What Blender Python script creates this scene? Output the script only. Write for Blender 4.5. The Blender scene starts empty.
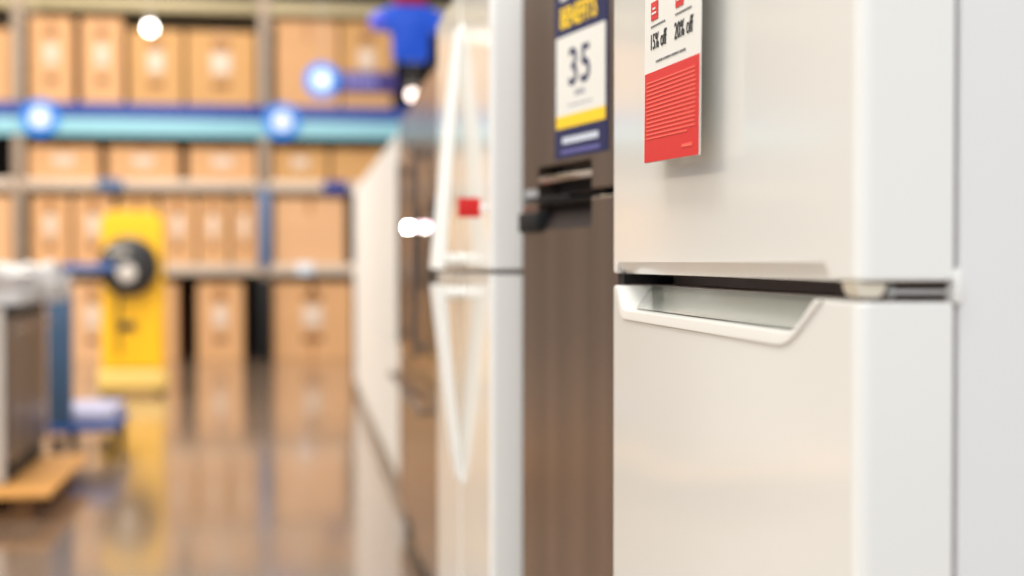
import bpy, bmesh, math, random
from mathutils import Vector, Matrix
random.seed(4)
S = bpy.context.scene
COL = S.collection

# ------------------------------------------------------------------ materials
def lin(c):
    return tuple((v/12.92 if v <= .04045 else ((v+.055)/1.055)**2.4) for v in (x/255 for x in c))

def mat(name, rgb, rough=.5, metal=0., coat=0., noise=0., nscale=(6, 6, 6), bump=0., bscale=None,
        spec=.5, emit=0., coat_rough=.05):
    m = bpy.data.materials.new(name)
    m.use_nodes = True
    nt = m.node_tree
    b = nt.nodes['Principled BSDF']
    c = lin(rgb)
    b.inputs['Base Color'].default_value = (*c, 1)
    b.inputs['Roughness'].default_value = rough
    b.inputs['Metallic'].default_value = metal
    b.inputs['Specular IOR Level'].default_value = spec
    b.inputs['Coat Weight'].default_value = coat
    b.inputs['Coat Roughness'].default_value = coat_rough
    if emit:
        b.inputs['Emission Color'].default_value = (*c, 1)
        b.inputs['Emission Strength'].default_value = emit
    if noise or bump:
        tc = nt.nodes.new('ShaderNodeTexCoord')
        mp = nt.nodes.new('ShaderNodeMapping')
        mp.inputs['Scale'].default_value = nscale
        nz = nt.nodes.new('ShaderNodeTexNoise')
        nz.inputs['Scale'].default_value = 1.0
        nz.inputs['Detail'].default_value = 5
        nt.links.new(tc.outputs['Object'], mp.inputs['Vector'])
        nt.links.new(mp.outputs['Vector'], nz.inputs['Vector'])
        if noise:
            mx = nt.nodes.new('ShaderNodeMix')
            mx.data_type = 'RGBA'
            mx.inputs[6].default_value = (*(max(0, v*(1-noise)) for v in c), 1)
            mx.inputs[7].default_value = (*(min(1, v*(1+noise)) for v in c), 1)
            nt.links.new(nz.outputs['Fac'], mx.inputs[0])
            nt.links.new(mx.outputs[2], b.inputs['Base Color'])
        if bump:
            bp = nt.nodes.new('ShaderNodeBump')
            bp.inputs['Strength'].default_value = bump
            bp.inputs['Distance'].default_value = .001
            if bscale:
                n2 = nt.nodes.new('ShaderNodeTexNoise')
                n2.inputs['Scale'].default_value = bscale
                n2.inputs['Detail'].default_value = 3
                nt.links.new(tc.outputs['Object'], n2.inputs['Vector'])
                nt.links.new(n2.outputs['Fac'], bp.inputs['Height'])
            else:
                nt.links.new(nz.outputs['Fac'], bp.inputs['Height'])
            nt.links.new(bp.outputs['Normal'], b.inputs['Normal'])
    return m

M = {}
M['enamel'] = mat('white_enamel', (239, 237, 231), .22, coat=.6, noise=.02, nscale=(3, 3, 3), bump=.025, bscale=220, coat_rough=.10)
M['enamel_side'] = mat('white_side_enamel', (232, 230, 228), .42, noise=.015, nscale=(2, 2, 2))
M['white_plastic'] = mat('white_plastic', (244, 242, 236), .28, noise=.01)
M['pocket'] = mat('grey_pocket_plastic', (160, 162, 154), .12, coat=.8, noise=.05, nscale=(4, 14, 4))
M['gap'] = mat('dark_brown_rubber', (124, 106, 100), .5, noise=.1)  # tone stands for the shade inside the gap between the doors
M['gasket'] = mat('mauve_grey_gasket', (122, 114, 122), .6, noise=.05)
M['beige_plastic'] = mat('beige_plastic', (226, 216, 196), .4, noise=.02)
M['hinge'] = mat('zinc_hinge', (206, 204, 200), .3, metal=.3, noise=.04)
M['steel_dark'] = mat('dark_stainless', (180, 164, 152), .24, metal=.95, noise=.34, nscale=(14, 14, .15))  # stretched noise: brushed grain plus painted vertical reflections
M['steel_deep'] = mat('deep_brown_stainless', (118, 100, 86), .32, metal=.9, noise=.15, nscale=(14, 14, .3))
M['steel_lip'] = mat('polished_steel', (206, 188, 172), .2, metal=.95, noise=.05)
M['steel_cab'] = mat('brown_grey_cabinet', (92, 76, 66), .5, noise=.06)
M['black'] = mat('black_plastic', (16, 15, 17), .6, spec=.25, noise=.1)
M['recess'] = mat('dark_recess_plastic', (46, 36, 34), .8, spec=.2, noise=.08)  # dark tone paints the shade inside the lower grip recess
M['paper'] = mat('white_paper', (228, 225, 218), .7, noise=.01)
M['red'] = mat('red_print', (212, 22, 18), .65, noise=.02)
M['ink'] = mat('black_ink', (28, 27, 30), .7, noise=.05)
M['grey_ink'] = mat('grey_ink', (110, 108, 108), .7, noise=.03)
M['pale_red'] = mat('pale_red_print', (238, 96, 78), .7, noise=.02)
M['navy'] = mat('navy_print', (18, 22, 76), .8, noise=.04)
M['yellow_print'] = mat('yellow_print', (250, 206, 20), .6, noise=.02)
M['lilac'] = mat('lilac_print', (112, 108, 176), .6, noise=.03)
M['grey_print'] = mat('grey_print', (150, 150, 160), .6, noise=.03)
M['card'] = mat('cardboard', (208, 158, 110), .75, noise=.10, nscale=(1.3, 1.3, 3.5))
M['card_b'] = mat('cardboard_ochre', (198, 150, 94), .75, noise=.10, nscale=(1.3, 1.3, 3.5))
M['card_c'] = mat('cardboard_pink', (216, 168, 124), .75, noise=.10, nscale=(1.3, 1.3, 3.5))
M['print'] = mat('brown_carton_print', (132, 88, 50), .7, noise=.1)
M['tape'] = mat('packing_tape', (178, 122, 66), .35, noise=.08)
M['sticker'] = mat('white_sticker', (214, 192, 174), .6, noise=.02)
M['beam'] = mat('galvanised_beam', (204, 184, 166), .5, metal=.2, noise=.10)
M['beam_top'] = mat('olive_beam', (176, 160, 122), .5, metal=.1, noise=.10)
M['post'] = mat('taupe_post', (158, 138, 120), .5, metal=.1, noise=.10)
M['post_blue'] = mat('steel_blue_post', (92, 112, 146), .5, noise=.08)
M['deck'] = mat('shelf_deck', (120, 104, 90), .6, metal=.2, noise=.10)
M['cyan'] = mat('cyan_banner', (136, 190, 204), .5, noise=.04)
M['banner_navy'] = mat('deep_blue_banner', (22, 56, 140), .5, noise=.04)
M['sign_blue'] = mat('bright_blue_sign', (0, 124, 222), .4, noise=.04)
M['sign_white'] = mat('white_sign', (226, 234, 246), .4, noise=.01)
M['purple'] = mat('violet_banner', (46, 32, 96), .5, noise=.05)
M['toy_blue'] = mat('vivid_blue_fabric', (0, 80, 214), .55, noise=.12, nscale=(5, 5, 5))
M['cuff_lilac'] = mat('violet_blue_fabric', (96, 100, 236), .5, noise=.05)  # lighter blue paints a bright highlight on the sleeve end
M['toy_red'] = mat('deep_red_fabric', (168, 12, 24), .6, noise=.12)
M['yellow'] = mat('yellow_paint', (246, 186, 0), .4, coat=.2, noise=.06, nscale=(3, 3, 3))
M['cream'] = mat('cream_plastic', (232, 196, 108), .35, noise=.04)
M['tyre'] = mat('black_reel', (30, 28, 28), .35, noise=.1)
M['hub'] = mat('pale_hub', (204, 196, 188), .35, noise=.04)
M['cart_blue'] = mat('cart_blue_paint', (40, 92, 168), .4, noise=.06)
M['cart_steel'] = mat('cart_slate_blue', (70, 100, 134), .45, noise=.06)
M['mat_lav'] = mat('lavender_mat', (172, 172, 202), .5, noise=.04)
M['wood'] = mat('pallet_wood', (226, 162, 84), .65, noise=.16, nscale=(2, 30, 30), bump=.3)
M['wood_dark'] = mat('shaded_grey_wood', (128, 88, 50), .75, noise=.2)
M['foam'] = mat('white_foam', (216, 212, 210), .8, noise=.02)
M['lamp'] = mat('lamp_glow', (255, 250, 238), .4, emit=14)
M['lamp_dim'] = mat('lamp_glow_dim', (255, 236, 226), .4, emit=5)  # emission imitates a highlight, not a real lamp
M['led'] = mat('display_glow', (255, 252, 250), .4, emit=75)  # emission imitates specular highlights on the dark doors
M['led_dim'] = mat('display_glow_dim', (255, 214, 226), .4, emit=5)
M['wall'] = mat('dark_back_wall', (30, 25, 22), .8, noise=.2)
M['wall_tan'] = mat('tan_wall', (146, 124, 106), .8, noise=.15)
M['truss'] = mat('grey_truss', (150, 146, 142), .5, noise=.06)
M['light_grille'] = mat('light_grey_grille', (186, 178, 170), .5, noise=.05)
M['grille'] = mat('grey_grille', (112, 102, 98), .5, noise=.06)

def floor_mat():
    m = mat('polished_concrete', (134, 112, 94), .15, noise=.22, nscale=(1.1, 1.1, 1.1), bump=.04, bscale=9, spec=.9, coat=.5, coat_rough=.08)
    return m
M['floor'] = floor_mat()

# ------------------------------------------------------------------ geometry helpers
class MB:
    def __init__(s): s.bm = bmesh.new()
    def box(s, x0, x1, y0, y1, z0, z1, bev=0, seg=2):
        t = bmesh.new()
        bmesh.ops.create_cube(t, size=1)
        for v in t.verts:
            v.co = Vector(((x0+x1)/2+v.co.x*(x1-x0), (y0+y1)/2+v.co.y*(y1-y0), (z0+z1)/2+v.co.z*(z1-z0)))
        if bev: bmesh.ops.bevel(t, geom=t.edges[:], offset=bev, segments=seg, profile=.5, affect='EDGES')
        return s.merge(t)
    def merge(s, t, mtx=None):
        me = bpy.data.meshes.new('t')
        if mtx is not None: bmesh.ops.transform(t, matrix=mtx, verts=t.verts)
        t.to_mesh(me); t.free()
        s.bm.from_mesh(me); bpy.data.meshes.remove(me)
        return s
    def prism(s, pts, d, axis='x', bev=0):
        """pts: 2-D polygon (for axis x: (y,z); y: (x,z); z: (x,y)); d: (a,b) range along axis"""
        t = bmesh.new()
        def P(p, a):
            return {'x': (a, p[0], p[1]), 'y': (p[0], a, p[1]), 'z': (p[0], p[1], a)}[axis]
        va = [t.verts.new(P(p, d[0])) for p in pts]
        vb = [t.verts.new(P(p, d[1])) for p in pts]
        n = len(pts)
        t.faces.new(va); t.faces.new(vb[::-1])
        for i in range(n): t.faces.new((va[i], vb[i], vb[(i+1) % n], va[(i+1) % n]))
        bmesh.ops.recalc_face_normals(t, faces=t.faces)
        if bev: bmesh.ops.bevel(t, geom=[e for e in t.edges if len(e.link_faces) == 2 and e.calc_face_angle(0) > .6], offset=bev, segments=2, profile=.5, affect='EDGES')
        return s.merge(t)
    def hull(s, pts):
        t = bmesh.new()
        for p in pts: t.verts.new(p)
        r = bmesh.ops.convex_hull(t, input=t.verts)
        bmesh.ops.recalc_face_normals(t, faces=t.faces)
        return s.merge(t)
    def cyl(s, p0, p1, r0, r1=None, seg=24):
        if r1 is None: r1 = r0
        p0, p1 = Vector(p0), Vector(p1)
        t = bmesh.new()
        L = (p1-p0).length
        bmesh.ops.create_cone(t, cap_ends=True, segments=seg, radius1=r0, radius2=r1, depth=L)
        q = Vector((0, 0, 1)).rotation_difference((p1-p0).normalized()).to_matrix().to_4x4()
        return s.merge(t, Matrix.Translation((p0+p1)/2) @ q)
    def sph(s, c, r, sc=(1, 1, 1), seg=20):
        t = bmesh.new()
        bmesh.ops.create_uvsphere(t, u_segments=seg, v_segments=seg//2+2, radius=r)
        return s.merge(t, Matrix.Translation(c) @ Matrix.Diagonal((*sc, 1)))
    def ribbon(s, path, seg=10):
        """path: list of (centre, half_a (Vector), half_b (Vector)) -> elliptical swept tube"""
        t = bmesh.new(); rings = []
        for c, a, b in path:
            rings.append([t.verts.new(Vector(c)+Vector(a)*math.cos(2*math.pi*k/seg)+Vector(b)*math.sin(2*math.pi*k/seg)) for k in range(seg)])
        for A, B in zip(rings, rings[1:]):
            for k in range(seg): t.faces.new((A[k], A[(k+1) % seg], B[(k+1) % seg], B[k]))
        t.faces.new(rings[0][::-1]); t.faces.new(rings[-1])
        bmesh.ops.recalc_face_normals(t, faces=t.faces)
        return s.merge(t)
    def lathe(s, prof, c, axis='y', seg=36):
        """prof: (radius, along) list, closed ends"""
        t = bmesh.new(); rings = []
        for r, a in prof:
            ring = []
            for k in range(seg):
                u, v = r*math.cos(2*math.pi*k/seg), r*math.sin(2*math.pi*k/seg)
                p = {'y': (u, a, v), 'z': (u, v, a), 'x': (a, u, v)}[axis]
                ring.append(t.verts.new(Vector(c)+Vector(p)))
            rings.append(ring)
        for A, B in zip(rings, rings[1:]):
            for k in range(seg): t.faces.new((A[k], A[(k+1) % seg], B[(k+1) % seg], B[k]))
        t.faces.new(rings[0][::-1]); t.faces.new(rings[-1])
        bmesh.ops.recalc_face_normals(t, faces=t.faces)
        return s.merge(t)
    def build(s, name, m, parent=None, loc=None, smooth=True, label=None, sharp=42):
        me = bpy.data.meshes.new(name)
        s.bm.to_mesh(me); s.bm.free()
        me.materials.append(m)
        if smooth:
            me.shade_smooth()
            me.set_sharp_from_angle(angle=math.radians(sharp))
        o = bpy.data.objects.new(name, me); COL.objects.link(o)
        if name in ('door', 'drawer', 'cabinet', 'handle_trim', 'box', 'body'):
            wn = o.modifiers.new('normals', 'WEIGHTED_NORMAL'); wn.keep_sharp = True; wn.weight = 100
        if parent is not None: o.parent = parent
        if loc is not None: o.location = loc
        if label: o['label'] = label
        return o

def tag(o, label=None, cat=None, group=None, kind=None):
    if label: o['label'] = label
    if cat: o['category'] = cat
    if group: o['group'] = group
    if kind: o['kind'] = kind
    return o

def thing(name, loc, label, cat, group=None, rz=0):
    o = bpy.data.objects.new(name, None); COL.objects.link(o)
    o.empty_display_size = .05
    o.location = loc; o.rotation_euler = (0, 0, rz)
    return tag(o, label, cat, group)

def dup(root, loc, label, group=None):
    r = root.copy(); COL.objects.link(r); r.location = loc; r['label'] = label
    if group: r['group'] = group
    for ch in list(root.children):
        c = ch.copy(); COL.objects.link(c); c.parent = r
        for g in ch.children:
            d = g.copy(); COL.objects.link(d); d.parent = c
    return r

def cut(o, mb):
    c = mb.build('cutter', M['gap'], o.parent)
    o.modifiers.clear()
    md = o.modifiers.new('b', 'BOOLEAN'); md.operation = 'DIFFERENCE'; md.solver = 'EXACT'; md.object = c
    bpy.context.view_layer.update()
    dg = bpy.context.evaluated_depsgraph_get()
    me = bpy.data.meshes.new_from_object(o.evaluated_get(dg))
    old = o.data; o.modifiers.clear(); o.data = me; me.name = o.name
    bpy.data.meshes.remove(old)
    cm = c.data; bpy.data.objects.remove(c); bpy.data.meshes.remove(cm)
    me.shade_smooth(); me.set_sharp_from_angle(angle=math.radians(35))
    wn = o.modifiers.new('normals', 'WEIGHTED_NORMAL'); wn.keep_sharp = True; wn.weight = 100

def text_mesh(body, size, name, m, parent, loc, sx=1., extrude=.0002, bold=.0, face='-x'):
    cu = bpy.data.curves.new(name, 'FONT'); cu.body = body; cu.size = size; cu.extrude = extrude
    cu.offset = bold; cu.align_x = 'CENTER'; cu.space_character = 1.12 if len(body) < 4 else 1.0; cu.resolution_u = 4
    t = bpy.data.objects.new('t', cu); COL.objects.link(t)
    dg = bpy.context.evaluated_depsgraph_get(); dg.update()
    me = bpy.data.meshes.new_from_object(t.evaluated_get(dg))
    bpy.data.objects.remove(t); bpy.data.curves.remove(cu)
    rot = Matrix(((0, 0, -1), (-1, 0, 0), (0, 1, 0))).to_4x4()
    me.transform(rot @ Matrix.Diagonal((sx, 1, 1, 1)))
    me.materials.clear(); me.materials.append(m); me.name = name
    o = bpy.data.objects.new(name, me); COL.objects.link(o)
    o.parent = parent; o.location = loc
    return o

def rounded(pts, rad, n=5):
    """round the corners of an open or closed 2-D polyline; rad per point (0 keeps it)"""
    out = []
    N = len(pts)
    for i, p in enumerate(pts):
        r = rad[i]
        if not r: out.append(p); continue
        a, b = Vector(pts[(i-1) % N]), Vector(pts[(i+1) % N]); p = Vector(p)
        d0, d1 = (a-p).normalized(), (b-p).normalized()
        q0, q1 = p+d0*r, p+d1*r
        for k in range(n+1):
            t = k/n
            out.append(tuple(q0*(1-t)**2+p*2*t*(1-t)+q1*t*t))
    return out

def door_mb(x0, x1, y0, y1, z0, z1, re=.012, rb=.003):
    """door slab with big radius on its two front vertical edges"""
    t = bmesh.new()
    pts = rounded([(x1, y0), (x0, y0), (x0, y1), (x1, y1)], [0, re, re, 0], 6)
    va = [t.verts.new((p[0], p[1], z0)) for p in pts]; vb = [t.verts.new((p[0], p[1], z1)) for p in pts]
    n = len(pts)
    t.faces.new(va); t.faces.new(vb)
    for i in range(n): t.faces.new((va[i], vb[i], vb[(i+1) % n], va[(i+1) % n]))
    bmesh.ops.recalc_face_normals(t, faces=t.faces)
    ed = [e for e in t.edges if abs(e.verts[0].co.z-e.verts[1].co.z) < 1e-6]
    bmesh.ops.bevel(t, geom=ed, offset=rb, segments=2, profile=.5, affect='EDGES')
    return MB().merge(t)

# ------------------------------------------------------------------ the setting
fl = MB().box(-16, 9, -7, 19.4, -.06, 0).build('floor', M['floor'], smooth=False); tag(fl, kind='structure')
wl = MB().box(-16, -6.4, 19.2, 19.4, 0, 6.2).build('wall_left', M['wall_tan'], smooth=False); tag(wl, kind='structure')  # unseen wall section, toned tan to brighten reflections in the steel doors
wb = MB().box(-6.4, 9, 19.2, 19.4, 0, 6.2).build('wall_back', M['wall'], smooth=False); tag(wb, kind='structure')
for n_, (x0, x1, m_) in enumerate(((-12.35, -11.75, 'grille'), (-13.3, -13.05, 'grille'), (-9.0, -8.7, 'grille'), (-10.6, -10.3, 'truss'))):
    tag(MB().box(x0, x1, 18.9, 19.195, 0, 6.2, .01).build('trim_%d' % (n_+3), M[m_]), kind='structure')  # unseen pilasters added to streak the reflections in the steel door
def truss(n, y, z):
    mb = MB()
    mb.box(-16, 9, y-.04, y+.04, z, z+.06).box(-16, 9, y-.04, y+.04, z+.5, z+.56)
    for i in range(25):
        mb.cyl((-16+i, y, z+.04), (-15.5+i, y, z+.52), .018, seg=8).cyl((-15.5+i, y, z+.52), (-15+i, y, z+.04), .018, seg=8)
    tag(mb.build('trim_%d' % n, M['truss']), kind='structure')
truss(1, 8.0, 4.4)
truss(2, 14.0, 5.6)

# ------------------------------------------------------------------ A: near white refrigerator
XA, YA, WA = .386, .92, .74
A = thing('refrigerator', (XA, YA, 0), 'large white top-freezer refrigerator nearest the camera, scooped grip between its doors', 'refrigerator', 'refrigerators in the row')
MB().box(.0745, .72, .004, WA-.004, .05, 1.715, .004).build('cabinet', M['enamel_side'], A)
MB().box(.069, .0745, .008, WA-.008, .11, 1.168).box(.069, .0745, .008, WA-.008, 1.19, 1.712).build('gasket', M['gasket'], A)
up = door_mb(0, .069, 0, WA, 1.1865, 1.72).build('door', M['enamel'], A)
cut(up, MB().hull([(x, y, z) for z, ys, xs in ((1.17, (.030, .735), (-.03, .022)), (1.2005, (.062, .705), (-.03, -.0005))) for y in ys for x in xs]))
lo = door_mb(0, .069, 0, WA, .12, 1.1725).build('door', M['enamel'], A)
outer = rounded([(.716, 1.1725), (.686, 1.134), (.136, 1.134), (.064, 1.1725)], [0, .016, .026, 0], 6)
cut(lo, MB().prism(rounded([(.724, 1.183), (.686, 1.134), (.136, 1.134), (.044, 1.183)], [0, .016, .026, 0], 6), (-.05, .041), 'x'))
inner = rounded([(.702, 1.1725), (.677, 1.1452), (.124, 1.1452), (.077, 1.1725)], [0, .010, .018, 0], 6)
MB().prism(outer+inner[::-1], (-.0022, .040), 'x', bev=.0012).build('handle_trim', M['white_plastic'], lo)
MB().prism([(.014, 1.1465), (.0385, 1.1722), (.0395, 1.1722), (.0395, 1.1465)], (.085, .696), 'y').build('handle_pocket', M['pocket'], lo)
MB().box(.043, .066, .008, WA-.008, 1.1715, 1.1735).box(.012, .066, .006, .042, 1.1715, 1.1735).build('door_cap', M['gap'], lo)  # dark strips paint the shade in the door gap
MB().box(.046, .067, .006, WA-.006, 1.1845, 1.1875).box(.006, .067, .006, .03, 1.1852, 1.1875).build('door_cap', M['gap'], up)
MB().box(.006, .066, .704, .734, 1.1735, 1.1860).build('end_cap', M['black'], lo)  # black block added to keep the far end of the gap dark
MB().box(.0685, .0755, .012, WA-.012, 1.165, 1.192).build('centre_rail', M['gap'], A)
# hinge between the doors at the near end
hb = MB().box(.026, .078, .010, .046, 1.1775, 1.1805, .0008).build('hinge', M['hinge'], A)
MB().box(.0695, .0745, -.002, .030, 1.1715, 1.195, .0012).build('hinge_bracket', M['white_plastic'], A)
MB().cyl((.034, .026, 1.170), (.034, .026, 1.190), .0035, seg=16).build('hinge_pin', M['hinge'], hb)
MB().prism(rounded([(.000, 1.1862), (.003, 1.1755), (.020, 1.1755), (.023, 1.1862)], [0, .005, .005, 0], 4), (.006, .030), 'y').build('door_stop', M['beige_plastic'], up)
g = MB().box(.03, .0745, .02, WA-.02, .03, .115, .004)
for k in range(7): g.box(.026, .032, .05, WA-.05, .042+k*.010, .046+k*.010)
g.build('toe_grille', M['grille'], A)
for (x, y) in ((.10, .05), (.10, WA-.05), (.66, .05), (.66, WA-.05)):
    MB().cyl((x, y, 0), (x, y, .02), .022, seg=16).cyl((x, y, .015), (x, y, .055), .01, seg=12).build('foot', M['black'], A)

# sign hanging off the near refrigerator: local frame, face toward -x, viewer right = -y
def strip(mb, uc, v0, v1, w, x): return mb.box(x-.0002, x+.0002, -uc-w/2, -uc+w/2, v0, v1)
sy = (1.2216+1.4246)/2; sw = .200; sz0 = 1.2985
P = thing('discount_sign', (.366, sy+.007, sz0), 'white and red paper discount sign hung on the near white refrigerator', 'sign')
P.rotation_euler.x = math.radians(1.6)
MB().box(0, .0008, -sw/2, sw/2, 0, .279).build('sheet', M['paper'], P)
MB().box(.0008, .0200, -.035, .035, .235, .262, .002).build('magnet', M['black'], P)
rd = strip(MB(), .001, .0005, .0905, sw-.006, -.0004).build('red_panel', M['red'], P, label='red panel of fine print')
mb = MB()
for k in range(15):
    v = .0235+k*.0040
    if k == 0: strip(mb, -.012, v, v+.0014, sw-.050, -.0009)
    else: strip(mb, 0, v, v+.0015, sw-.022+random.uniform(-.004, .002), -.0009)
mb.build('fine_print', M['pale_red'], rd)
strip(MB(), .062, .0095, .0125, .034, -.0009).build('small_print', M['pale_red'], rd)
mb = MB()
for k in range(16): strip(mb, -.052+k*.0068, .0985, .1008, .0042 if k % 4 else .0018, -.0005)
mb.build('small_print', M['grey_ink'], P)
for u, b in ((-.046, '15% off'), (.045, '20% off')):
    text_mesh(b, .0225, 'lettering', M['ink'], P, (-.0006, -u, .1130), sx=.92, bold=.0)
    mb = MB()
    for k in range(9): strip(mb, u-.026+k*.0062, .1350, .1368, .0038, -.0005)
    mb.build('small_print', M['grey_ink'], P)
    sq = strip(MB(), u-.014, .1420, .1600, .026, -.0006).build('red_square', M['red'], P)
    strip(strip(MB(), u-.014, .1475, .1495, .016, -.0011), u-.014, .1520, .1540, .010, -.0011).build('square_mark', M['paper'], sq)

# ------------------------------------------------------------------ B: dark stainless refrigerator
WB, HB, GB = .70, 1.72, 1.306
B = thing('refrigerator', (.535, 1.742, 0), 'dark stainless top-freezer refrigerator standing just behind the near white one', 'refrigerator', 'refrigerators in the row', rz=math.radians(10.72))
MB().box(.068, .64, .004, WB-.004, .05, HB-.004, .004).build('cabinet', M['steel_cab'], B)
MB().box(.062, .068, .008, WB-.008, .11, HB-.01).build('gasket', M['black'], B)
ub = door_mb(0, .062, 0, WB, GB+.006, HB, .010).build('door', M['steel_dark'], B)
cut(ub, MB().prism(rounded([(.62, GB-.01), (.62, GB+.052), (.39, GB+.052), (.39, GB-.01)], [0, .006, .006, 0]), (-.05, .035), 'x'))
cut(ub, MB().box(-.05, .030, .60, .72, GB-.01, GB+.018))
lb = door_mb(0, .062, 0, WB, .12, GB-.006, .010).build('door', M['steel_dark'], B)
cut(lb, MB().prism(rounded([(.62, GB+.01), (.62, GB-.052), (.39, GB-.052), (.39, GB+.01)], [0, .006, .006, 0]), (-.05, .030), 'x'))
MB().box(.034, .0365, .392, .618, GB+.007, GB+.051).build('handle_recess', M['black'], ub)
MB().box(.0, .034, .391, .619, GB+.024, GB+.036, .003).build('handle_lip', M['steel_lip'], ub)
MB().prism([(.004, GB-.0515), (.029, GB-.010), (.0305, GB-.010), (.0305, GB-.0515)], (.392, .618), 'y').build('handle_recess', M['recess'], lb)
MB().box(.003, .06, .006, WB-.006, GB-.008, GB-.0055).build('door_cap', M['black'], lb)  # black strip painting the dark gap between the doors
MB().box(.003, .06, .006, .385, GB+.0045, GB+.008).box(.037, .06, .385, WB-.006, GB+.0045, GB+.008).box(.029, .06, .618, WB-.006, GB+.0045, GB+.019).build('door_cap', M['black'], ub)
MB().box(-.008, .05, .602, WB-.002, GB-.056, GB-.022, .004).build('hinge_cover', M['black'], lb)
MB().box(.008, .068, .5, WB+.001, GB-.004, GB+.004, .001).build('hinge', M['black'], B)
MB().box(.03, .068, .02, WB-.02, .03, .115, .004).build('toe_grille', M['black'], B)
for (x, y) in ((.10, .05), (.10, WB-.05), (.58, .05), (.58, WB-.05)):
    MB().cyl((x, y, 0), (x, y, .055), .02, seg=16).build('foot', M['black'], B)
# sign on B (same frame as the door)
c, s_ = math.cos(math.radians(10.72)), math.sin(math.radians(10.72))
ym = .433; off = -.0015
wx, wy = .535+off*c-ym*s_, 1.742+off*s_+ym*c
Q = thing('benefits_sign', (wx, wy, 1.366), 'navy sign with a white 35 panel and yellow bar on the dark stainless refrigerator', 'sign', rz=math.radians(10.72))
MB().box(0, .0012, -.106, .106, 0, .318).build('sheet', M['navy'], Q)
wp = strip(MB(), 0, .067, .193, .198, -.0005).build('white_panel', M['paper'], Q)
strip(MB(), 0, .047, .067, .198, -.0005).build('yellow_bar', M['yellow_print'], Q)
text_mesh('35', .082, 'lettering', M['navy'], wp, (-.0009, .002, .113), sx=1.08, bold=.0012)
mb = MB()
for k in range(3): strip(mb, -.014+k*.014, .0945, .1035, .010, -.0009)
mb.build('small_print', M['grey_print'], wp)
strip(MB(), 0, .080, .082, .10, -.0009).build('small_print', M['grey_print'], wp)
text_mesh('BENEFITS', .044, 'lettering', M['yellow_print'], Q, (-.0006, .008, .207), sx=.82, bold=.0014)
for u, w in ((-.066, .030), (-.026, .012), (-.006, .012), (.040, .036)): strip(MB(), u, .250, .292, w, -.0006).build('letter', M['paper'], Q)
mb = MB()
for k in range(11): strip(mb, -.066+k*.0132, .022, .032, .0108, -.0006)
mb.build('small_print', M['sign_white'], Q)
mb = MB()
for k in range(13): strip(mb, -.072+k*.012, .006, .012, .0088, -.0006)
mb.build('small_print', M['lilac'], Q)

# ------------------------------------------------------------------ bow handle
def bow(parent, y, z_far, z_gap, x0=0., so=.048, m=None, wid=.020):
    """tapering bow handle: flush with the door at z_far, standing off at z_gap"""
    path = []
    n = 14
    for i in range(n+1):
        t = i/n
        x = x0-so*(t**.85)*(1 if t < 1 else 1)
        z = z_far+(z_gap-z_far)*t
        w = .008+wid*t; h = .006+.007*t
        path.append(((x, y, z), (0, w, 0), (h, 0, 0)))
    mb = MB().ribbon(path, 12)
    zp = z_gap+(z_far-z_gap)*.04
    mb.ribbon([((x0-so, y, zp), (0, wid+.006, 0), (0, 0, .012)), ((x0+.004, y, zp), (0, wid+.002, 0), (0, 0, .012))], 12)
    return mb.build('handle', m or M['white_plastic'], parent, sharp=60)

# ------------------------------------------------------------------ C: white refrigerator with bow handles
WC = .91
C = thing('refrigerator', (.368, 2.56, 0), 'white four-door refrigerator with curved white handles and a small red tag', 'refrigerator', 'refrigerators in the row')
MB().box(.066, .70, .004, WC-.004, .05, 1.775, .004).build('cabinet', M['enamel_side'], C)
MB().box(.060, .066, .008, WC-.008, .11, 1.77).build('gasket', M['gasket'], C)
for (y0, y1, yh) in ((0, .443, .405), (.447, WC, .487)):
    d = door_mb(0, .060, y0, y1, 1.186, 1.78).build('door', M['enamel'], C)
    bow(d, yh, 1.70, 1.186)
    d = door_mb(0, .060, y0, y1, .11, 1.177).build('door', M['enamel'], C)
    bow(d, yh, .735, 1.152)
MB().box(.010, .066, .006, WC-.006, 1.1775, 1.1855).build('centre_rail', M['grille'], C)
MB().box(.02, .066, .02, WC-.02, .02, .105, .004).build('toe_grille', M['grille'], C)
for (x, y) in ((.10, .05), (.10, WC-.05), (.62, .05), (.62, WC-.05)):
    MB().cyl((x, y, 0), (x, y, .055), .02, seg=16).build('foot', M['black'], C)
T = thing('price_tag', (.368, 2.60, 1.300), 'small red square tag sticking out from the white four-door refrigerator', 'tag')
MB().box(-.054, -.012, -.001, .001, -.018, .018, .0005).build('card', M['red'], T)
MB().box(-.013, -.0005, -.004, .004, -.006, .006, .001).build('clip', M['white_plastic'], T)

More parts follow.
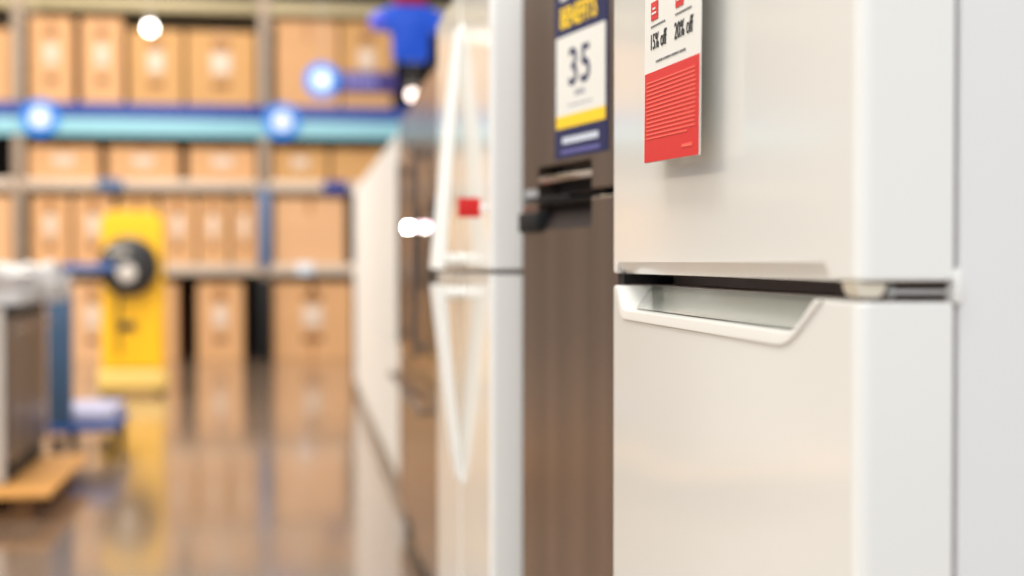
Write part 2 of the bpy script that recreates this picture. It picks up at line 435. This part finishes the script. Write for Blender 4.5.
# ------------------------------------------------------------------ D: dark French-door refrigerators
def french(loc, label, w, h, m, mc, mh, glints=None, group='refrigerators in the row'):
    R = thing('refrigerator', loc, label, 'refrigerator', group)
    MB().box(.066, .72, .004, w-.004, .05, h-.004, .004).build('cabinet', mc, R)
    MB().box(.060, .066, .008, w-.008, .11, h-.01).build('gasket', M['black'] if mh else M['gasket'], R)
    for k, (y0, y1, yh) in enumerate(((0, w/2-.002, w/2-.05), (w/2+.002, w, w/2+.05))):
        d = door_mb(0, .060, y0, y1, .785, h, .012).build('door', m, R)
        if mh: hb = MB().cyl((-.030, yh, .86), (-.030, yh, 1.62), .009, seg=14)
        if mh: hb.cyl((-.030, yh, .90), (.002, yh, .90), .009, seg=12).cyl((-.030, yh, 1.58), (.002, yh, 1.58), .009, seg=12)
        if mh: hb.build('handle', mh, d)
        for (lm, lk, ly, zc) in glints or ():
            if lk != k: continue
            h_ = MB().box(-.010, .002, ly-.07, ly+.07, 1.10, 1.40, .003).build('control_panel', M['black'], d)  # backing added to carry the glowing block
            MB().box(-.052, -.010, ly-.01, ly+.01, zc-.012, zc+.012, .002).build('display', lm, h_, label='small bright display')  # glowing block added in place of a specular highlight
    d = door_mb(0, .060, 0, w, .11, .775, .012).build('drawer', m, R)
    if mh: hb = MB().cyl((-.045, .08, .70), (-.045, w-.08, .70), .011, seg=14)
    if mh: hb.cyl((-.045, .12, .70), (.002, .12, .70), .009, seg=12).cyl((-.045, w-.12, .70), (.002, w-.12, .70), .009, seg=12)
    if mh: hb.build('handle', mh, d)
    MB().box(.02, .066, .02, w-.02, .02, .105, .004).build('toe_grille', M['black'] if mh else M['light_grille'], R)
    for (x, y) in ((.10, .05), (.10, w-.05), (.62, .05), (.62, w-.05)):
        MB().cyl((x, y, 0), (x, y, .055), .02, seg=16).build('foot', M['black'], R)
    return R
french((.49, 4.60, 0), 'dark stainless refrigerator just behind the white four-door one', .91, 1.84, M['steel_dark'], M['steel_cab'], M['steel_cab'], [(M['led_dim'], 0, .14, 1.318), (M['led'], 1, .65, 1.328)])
french((.512, 5.56, 0), 'dark stainless refrigerator standing next to the far row of white ones', .91, 1.84, M['steel_dark'], M['steel_cab'], M['steel_cab'])

# ------------------------------------------------------------------ E: far row of white refrigerators
far0 = french((.575, 7.18, 0), 'white refrigerator nearest of the far white row, beside the dark stainless one', .91, 1.86, M['enamel_side'], M['enamel_side'], None)
ords = ['second', 'third', 'fourth', 'fifth', 'sixth']
for i in range(5):
    nm = ords[i]
    lab = 'white refrigerator, %s from the near end of the far white row' % nm if i < 4 else 'white refrigerator at the far end of the row, nearest the cartons'
    dup(far0, (.585+.012*i, 7.18+1.02*(i+1), 0), lab)

# ------------------------------------------------------------------ pallet rack
RY = 17.6
UP = [-6.17, -3.125, -.245, 2.80]
rack = thing('pallet_rack', (-1.68, RY+.5, 0), 'tall storage rack across the back, loaded with brown cartons', 'rack')
def rb(mb, name, m, parent=None): 
    bmesh.ops.translate(mb.bm, verts=mb.bm.verts, vec=-Vector(rack.location))
    return mb.build(name, m, parent or rack)
for x in UP:
    u = rb(MB().box(x-.06, x+.06, RY, RY+.07, 0, 5.2, .004).box(x-.06, x+.06, RY+1.03, RY+1.1, 0, 5.2, .004), 'upright', M['post'])
    mb = MB()
    for k in range(5):
        z = .2+k
        mb.cyl((x, RY+.06, z), (x, RY+1.05, z+.5), .018, seg=8).cyl((x, RY+1.05, z+.5), (x, RY+.06, z+1), .018, seg=8)
    rb(mb, 'brace', M['post'], u)
    if x != UP[2]: continue
    rb(MB().box(x-.075, x+.075, RY-.03, RY-.001, 1.14, 2.10, .004), 'post_guard', M['post_blue'], u)
    rb(MB().box(x-.085, x+.085, RY-.04, RY-.001, .0, 1.00, .006), 'post_guard', M['black'], u)
for a, b in zip(UP, UP[1:]):
    for z0, z1, m in ((1.05, 1.175, 'beam'), (2.07, 2.19, 'beam'), (2.98, 3.10, 'banner_navy'), (4.22, 4.36, 'beam_top')):
        bm_ = rb(MB().box(a+.06, b-.06, RY+.005, RY+.055, z0, z1, .004).box(a+.06, b-.06, RY+1.04, RY+1.09, z0, z1, .004), 'beam', M[m])
        mb = MB().box(a+.06, b-.06, RY+.055, RY+1.04, z1-.02, z1-.002)
        rb(mb, 'shelf_deck', M['deck'])
# header banners on the rack front, one per bay
for (a, b), lab in zip(zip(UP, UP[1:]), ('left of the left round sign', 'between the two round blue signs', 'right of the right round sign, running behind the refrigerators')):
    H_ = thing('header_banner', ((a+b)/2, RY-.03, 2.71), 'pale cyan and navy rack banner '+lab, 'banner', 'rack header banners')
    w = (b-a)/2-.004
    MB().box(-w, w, 0, .02, 0, .205, .003).build('lower_band', M['cyan'], H_)
    MB().box(-w, w, 0, .02, .205, .39, .003).build('upper_band', M['banner_navy'], H_)
for x, lab in ((-2.86, 'round blue and white rack sign above the yellow stand\'s left'), (-.03, 'round blue and white rack sign right of the middle upright')):
    R = thing('round_sign', (x, RY-.035, 2.91), lab, 'sign', 'round rack signs')
    MB().lathe([(.05, 0), (.215, 0), (.22, -.008), (.215, -.02), (.05, -.02)], (0, 0, 0)).build('rim', M['sign_blue'], R)
    MB().lathe([(.02, -.021), (.115, -.021), (.115, -.026), (.02, -.026)], (0, 0, 0)).build('face', M['sign_white'], R)
for x, y, z, lab, m in ((-2.06, RY-.012, 2.13, 'small blue tag on the rack beam above the yellow stand', 'post_blue'), (.62, RY-.012, 2.12, 'small blue tag on the rack beam beside the white row', 'banner_navy'), (.24, RY-.012, 1.12, 'small white tag on the lowest rack beam', 'sign_white')):
    w = .15 if m != 'sign_white' else .09
    t = MB().box(-w, w, 0, .006, -.07, .07, .002).build('beam_tag', M[m], None, (x, y, z)); tag(t, lab, 'tag')

# cartons: (x0, x1, z0, z1, material, sticker (u, v) or None)
def carton(x0, x1, z0, z1, m, label, sticker=True, seam=False, dy=0., d=.8, group='cartons on the rack'):
    w, h = x1-x0, z1-z0
    R = thing('carton', ((x0+x1)/2, RY+.08+dy+d/2, z0), label, 'carton', group)
    MB().box(-w/2, w/2, -d/2, d/2, 0, h, .012).build('box', M[m], R)
    tw = min(.035, w*.08)
    mb = MB().box(-tw, tw, -d/2-.002, -d/2+.004, h*.76, h+.001)
    mb.box(-tw, tw, -d/2, d/2, h-.004, h+.002)
    if seam: mb.box(-tw*.6, tw*.6, -d/2-.002, -d/2+.004, .0, h)
    mb.build('tape', M['tape'], R)
    if h > .7 and sticker:
        for zz in (.80, .27):
            MB().box(-w*.13, w*.13, -d/2-.003, -d/2+.003, h*zz-.045, h*zz+.045, .001).build('printed_mark', M['print'], R)
    if sticker:
        sw_, sh_ = min(.12, w*.15), min(.13, h*.16)
        MB().box(-sw_, sw_, -d/2-.005, -d/2+.004, h*.56-sh_, h*.56+sh_, .001).build('sticker', M['sticker'], R)
    return R
def pos(i, n): 
    o = ['leftmost', 'second from left', 'third from left', 'fourth from left', 'fifth from left', 'sixth from left', 'seventh from left', 'rightmost']
    return o[i] if i < n-1 else 'rightmost'
top = [(-3.95, -3.215, .87, 0, 'card'), (-3.0, -2.50, 1.03, 1, 'card'), (-2.405, -1.92, 1.03, 1, 'card'), (-1.85, -1.215, .90, 1, 'card_b'), (-1.17, -.35, .90, 1, 'card_b'), (-.10, .655, 1.06, 0, 'card'), (.69, 1.32, 1.06, 1, 'card_b')]
for i, (a, b, h, st, m) in enumerate(top):
    carton(a, b, 3.102, 3.102+h, m, 'tall brown carton on the top shelf above the blue banner, %s' % pos(i, len(top)), bool(st))
l2 = [(-3.02, -2.205, 'card'), (-2.10, -1.27, 'card'), (-1.155, -.345, 'card'), (-.15, .525, 'card_b'), (.565, 1.30, 'card_b')]
for i, (a, b, m) in enumerate(l2):
    carton(a, b, 2.192, 2.59, m, 'wide low carton on the shelf under the blue banner, %s' % pos(i, len(l2)), i != 4)
l3 = [(-4.0, -3.215, 'card_c'), (-2.99, -2.55, 'card'), (-2.505, -2.045, 'card'), (-1.975, -1.53, 'card_b'), (-1.485, -1.075, 'card'), (-1.04, -.685, 'card'), (-.645, -.335, 'card'), (-.13, .735, 'card_c')]
for i, (a, b, m) in enumerate(l3):
    carton(a, b, 1.177, 1.99, m, 'brown carton on the chest-high shelf, %s' % pos(i, len(l3)), i not in (0, 7), )
bt = [(-3.02, -2.62, 'card_c'), (-2.55, -2.02, 'card_c'), (-1.93, -1.29, 'card'), (-1.055, -.505, 'card'), (-.15, .82, 'card')]
lbs = ['carton on the floor under the rack behind the dishwashers', 'carton on the floor under the rack, left of the yellow stand', 'carton on the floor under the rack, behind the yellow stand', 'narrow carton on the floor between two dark gaps', 'wide carton with a centre seam on the floor, under the rack beside the white row']
for i, (a, b, m) in enumerate(bt):
    carton(a, b, 0, .945, m, lbs[i], i in (1, 3, 4), seam=(i == 4))

# ------------------------------------------------------------------ hanging things
def lamp(x, y, z, lab, top, r, m):
    L = thing('pendant_lamp', (x, y, z), lab, 'lamp', 'round pendant lamps')
    MB().sph((0, 0, 0), r).build('bulb', M[m], L)
    MB().lathe([(.015, .12), (.03, .11), (.045, .06), (.045, .045), (.02, .045)], (0, 0, 0), 'z').build('cap', M['grille'], L)
    MB().cyl((0, 0, .11), (0, 0, top-z), .004, seg=8).build('cord', M['truss'], L)
lamp(-1.266, 14.0, 3.434, 'glowing round lamp hanging before the top shelf cartons', 5.6, .055, 'lamp')
lamp(1.239, 14.0, 2.842, 'glowing round lamp hanging above the dark refrigerators', 5.6, .045, 'lamp_dim')  # second glowing ball added in place of a bright highlight

G = thing('aisle_sign', (.36, 14.02, 2.73), 'violet hanging sign with round blue and white end', 'sign')
MB().lathe([(.05, 0), (.165, 0), (.17, -.01), (.165, -.03), (.05, -.03)], (0, 0, .24)).build('disc', M['sign_blue'], G)
MB().lathe([(.02, -.031), (.09, -.031), (.09, -.036), (.02, -.036)], (0, 0, .24)).build('disc_face', M['sign_white'], G)
MB().box(.12, .74, -.012, .008, .12, .335, .004).build('panel', M['purple'], G)
mb = MB()
for k in range(5): mb.box(.23+k*.065, .275+k*.065, -.016, -.011, .18, .28)
mb.build('lettering', M['lilac'], G)
MB().cyl((.0, 0, .40), (.0, 0, 2.88), .005, seg=8).cyl((.7, 0, .33), (.7, 0, 2.88), .005, seg=8).build('cable', M['truss'], G)

K = thing('hanging_shirt', (.70, 8.0, 2.30), 'bright blue shirt-shaped hanging decoration with a red top', 'decoration')
def puff(outline, ty, z0=0):
    """rounded, padded extrusion of an outline in x,z"""
    cx = sum(p[0] for p in outline)/len(outline); cz = sum(p[1] for p in outline)/len(outline)
    t = bmesh.new(); rings = []
    for y, k in ((-ty, .82), (-ty*.85, .92), (-ty*.45, 1), (ty*.45, 1), (ty*.85, .92), (ty, .82)):
        rings.append([t.verts.new((cx+(p[0]-cx)*k, y, cz+(p[1]-cz)*k)) for p in outline])
    n = len(outline)
    for A_, B_ in zip(rings, rings[1:]):
        for k in range(n): t.faces.new((A_[k], A_[(k+1) % n], B_[(k+1) % n], B_[k]))
    f0 = [t.faces.new(rings[0][::-1]), t.faces.new(rings[-1])]
    bmesh.ops.recalc_face_normals(t, faces=t.faces)
    bmesh.ops.triangulate(t, faces=f0)
    return MB().merge(t)
sil = rounded([(-.10, .02), (.10, .02), (.105, .17), (.115, .195), (.20, .185), (.215, .28), (.08, .34), (-.08, .34), (-.215, .29), (-.215, .19), (-.115, .195), (-.105, .17)], [.03, .03, .01, .01, .03, .03, .03, .03, .03, .03, .01, .01], 4)
puff(sil, .05).build('shirt_body', M['toy_blue'], K, sharp=60)
MB().sph((-.185, -.02, .240), .05).build('cuff', M['cuff_lilac'], K, label='pale round cuff')  # pale ball stands in for a round blurred highlight
puff(rounded([(-.09, .33), (.09, .33), (.10, .46), (-.10, .46)], [.02, .02, .03, .03], 4), .045).build('collar', M['toy_red'], K, sharp=60, label='deep red top')
MB().cyl((0, 0, .455), (0, 0, 2.11), .004, seg=8).build('cord', M['truss'], K)

# ------------------------------------------------------------------ yellow stand with black reel
YS = thing('reel_stand', (-1.365, 13.35, 0), 'tall yellow stand with a black reel, on the floor before the rack', 'stand')
MB().prism(rounded([(-.275, .24), (.275, .24), (.275, 1.58), (.20, 1.66), (-.20, 1.66), (-.275, 1.58)], [0, 0, .05, .05, .05, .05]), (-.14, .14), 'y', bev=.015).build('body', M['yellow'], YS)
MB().box(-.30, .30, -.20, .20, .03, .22, .03, 3).build('base', M['cream'], YS)
for x in (-.24, .24):
    MB().cyl((x-.03, -.12, .05), (x+.03, -.12, .05), .05, seg=18).cyl((x-.03, .12, .05), (x+.03, .12, .05), .05, seg=18).build('wheel', M['black'], YS)
rl = MB().lathe([(.02, -.15), (.13, -.15), (.15, -.17), (.22, -.16), (.265, -.19), (.265, -.24), (.24, -.26), (.02, -.26)], (-.02, 0, 1.16)).build('reel', M['tyre'], YS)
MB().lathe([(.02, -.255), (.085, -.26), (.075, -.285), (.02, -.29)], (-.03, 0, 1.10)).build('hub', M['hub'], rl)
MB().box(-.19, -.02, -.267, -.258, 1.27, 1.31, .003).build('reel_guide', M['hub'], rl)
MB().ribbon([((-.12+.01*math.sin(k*.9), -.165, 1.0-k*.07), (.013, 0, 0), (0, .013, 0)) for k in range(10)], 8).build('cable', M['tyre'], YS)
MB().box(-.11, .04, -.16, -.135, .58, .66, .01).build('latch', M['tyre'], YS)

# ------------------------------------------------------------------ blue platform truck
PT = thing('platform_truck', (-1.22, 9.3, 0), 'blue platform cart with a lavender deck beside the wooden pallet', 'cart')
MB().box(-.20, .20, -.42, .42, .17, .21, .008).build('frame', M['cart_blue'], PT)
MB().box(-.17, .17, -.38, .38, .21, .29, .012).build('deck_mat', M['mat_lav'], PT)
MB().box(-.20, -.055, -.40, -.33, .17, 1.02, .012).build('post', M['cart_steel'], PT)
MB().cyl((-.10, -.36, 1.02), (-.10, -.36, 1.18), .014, seg=14).box(-.14, -.08, -.39, -.33, 1.0, 1.035, .008).cyl((-.115, -.36, 1.165), (.20, -.36, 1.165), .026, seg=16).build('push_handle', M['cart_blue'], PT)
for x in (-.15, .15):
    for y in (-.34, .34):
        w = MB().cyl((x-.02, y, .065), (x+.02, y, .065), .065, seg=20).build('caster', M['black'], PT)
        MB().box(x-.03, x-.022, y-.03, y+.03, .06, .172).box(x+.022, x+.03, y-.03, y+.03, .06, .172).build('caster_fork', M['grille'], w)

# ------------------------------------------------------------------ wooden pallet, dishwashers and foam
PL = thing('wooden_pallet', (-1.70, 7.62, 0), 'light wooden pallet on the floor under the dark dishwashers', 'pallet')
for k in range(7):
    y = -.80+k*.2
    MB().box(-.62, .62, y, y+.165, .108, .13, .003).build('deck_board', M['wood'], PL)
for x in (-.56, 0, .46):
    MB().box(x-.02, x+.06, -.72, .525, .022, .108, .003).build('stringer', M['wood_dark'], PL)
for y in (-.74, -.12, .42):
    MB().box(-.56, .54, y, y+.105, 0, .022, .003).build('base_board', M['wood_dark'], PL)
def dishwasher(loc, label):
    D = thing('dishwasher', loc, label, 'dishwasher', 'dishwashers on the pallet')
    MB().box(-.60, -.028, .002, .518, .0, .86, .005).build('cabinet', M['steel_cab'], D)
    d = door_mb(-.03, 0, .0, .52, .10, .80, .008).bm
    bmesh.ops.rotate(d, verts=d.verts, cent=(-.015, .26, 0), matrix=Matrix.Rotation(math.pi, 3, 'Z'))
    mb = MB(); mb.bm.free(); mb.bm = d
    dr = mb.build('door', M['steel_deep'], D)
    MB().cyl((.035, .05, .745), (.035, .47, .745), .010, seg=14).cyl((.035, .08, .745), (-.002, .08, .745), .008, seg=12).cyl((.035, .44, .745), (-.002, .44, .745), .008, seg=12).build('handle', M['steel_lip'], dr)
    MB().box(-.03, -.002, .002, .518, .805, .86, .004).build('control_panel', M['black'], D)
    MB().box(-.035, -.02, .01, .51, .0, .095, .003).build('kick_plate', M['black'], D)
    MB().box(-.60, -.025, -.0015, .0025, .01, .85).build('side_panel', M['hub'], D, label='pale grey side panel')
    return D
d1 = dishwasher((-1.305, 7.10, .131), 'dark stainless dishwasher on the pallet, nearer of the two')
dup(d1, (-1.305, 7.64, .131), 'dark stainless dishwasher on the pallet, farther of the two')

def crumple(name, loc, sx, sy_, sz, seed, label):
    t = bmesh.new()
    bmesh.ops.create_cube(t, size=1)
    bmesh.ops.subdivide_edges(t, edges=t.edges[:], cuts=7, use_grid_fill=True)
    rnd = random.Random(seed)
    from mathutils import noise
    for v in t.verts:
        p = v.co.copy()
        n = noise.noise_vector(p*3.1+Vector((seed*7.3, 0, 0)))
        v.co = Vector((p.x*sx, p.y*sy_, (p.z+.5)*sz))
        k = (p.z+.5)
        v.co += Vector((n.x*.09*k, n.y*.08*k, n.z*.13*k))
        v.co.z = max(v.co.z, 0)
    mb = MB(); mb.merge(t)
    o = mb.build(name, M['foam'], None, loc, sharp=180)
    return tag(o, label, 'packaging', 'white packaging on the dishwashers')
crumple('foam_packaging', (-1.50, 7.34, .992), .50, .44, .13, 1, 'lumpy white packaging on top of the nearer dishwasher')
crumple('foam_packaging', (-1.43, 7.92, .992), .50, .46, .15, 2, 'lumpy white packaging on top of the farther dishwasher')

# ------------------------------------------------------------------ light
w = bpy.data.worlds.new('World'); S.world = w; w.use_nodes = True
bg = w.node_tree.nodes['Background']
bg.inputs['Color'].default_value = (.95, .98, 1.0, 1); bg.inputs['Strength'].default_value = .74
def area(x, y, z, sx, sy, p, col=(1, .95, .88), rot=(0, 0, 0)):
    l = bpy.data.lights.new('ceiling_light', 'AREA'); l.shape = 'RECTANGLE'; l.size = sx; l.size_y = sy
    l.energy = p; l.color = col
    o = bpy.data.objects.new('ceiling_light', l); COL.objects.link(o); o.location = (x, y, z); o.rotation_euler = rot
    return o
area(-1.6, -4.0, 3.8, 4.0, 1.6, 165, (.90, .95, 1), (math.radians(62), 0, 0))  # unseen fill added behind the camera to brighten camera-facing sides
for y in (2.5, 7.5, 12.5, 15.6):
    area(-1.6, y, 6.0, 1.0, 2.6, 130 if y < 15 else 80, (1, .93, .84))
    area(-5.5, y, 6.0, 1.0, 2.6, {2.5: 150, 7.5: 250, 12.5: 300}.get(y, 70), (1, .91, .72))
area(-.8, .1, 4.6, 2.0, 1.0, 58, (.95, .97, 1), (math.radians(40), 0, 0))  # unseen fill added above the camera for the four-door refrigerator's side
area(-1.4, 11.0, 5.4, 4.0, 1.2, 230, (1, .95, .88), (math.radians(50), 0, 0))  # unseen fill added to brighten the rack and yellow stand

# ------------------------------------------------------------------ camera
cam = bpy.data.cameras.new('Camera'); co = bpy.data.objects.new('Camera', cam); COL.objects.link(co)
co.location = (0, 0, 1.2)
co.rotation_euler = (math.radians(90-1.05), 0, math.radians(-9.07))
cam.lens = 50; cam.sensor_width = 36; cam.clip_start = .02
cam.dof.use_dof = True; cam.dof.focus_distance = 1.43; cam.dof.aperture_fstop = 2.5
S.camera = co
S.view_settings.view_transform = 'Standard'; S.view_settings.look = 'None'
S.view_settings.gamma = 1; S.view_settings.use_curve_mapping = False
S.view_settings.exposure = 0.0
S.cycles.use_denoising = True
S.cycles.max_bounces = 8
S.cycles.sample_clamp_indirect = 8
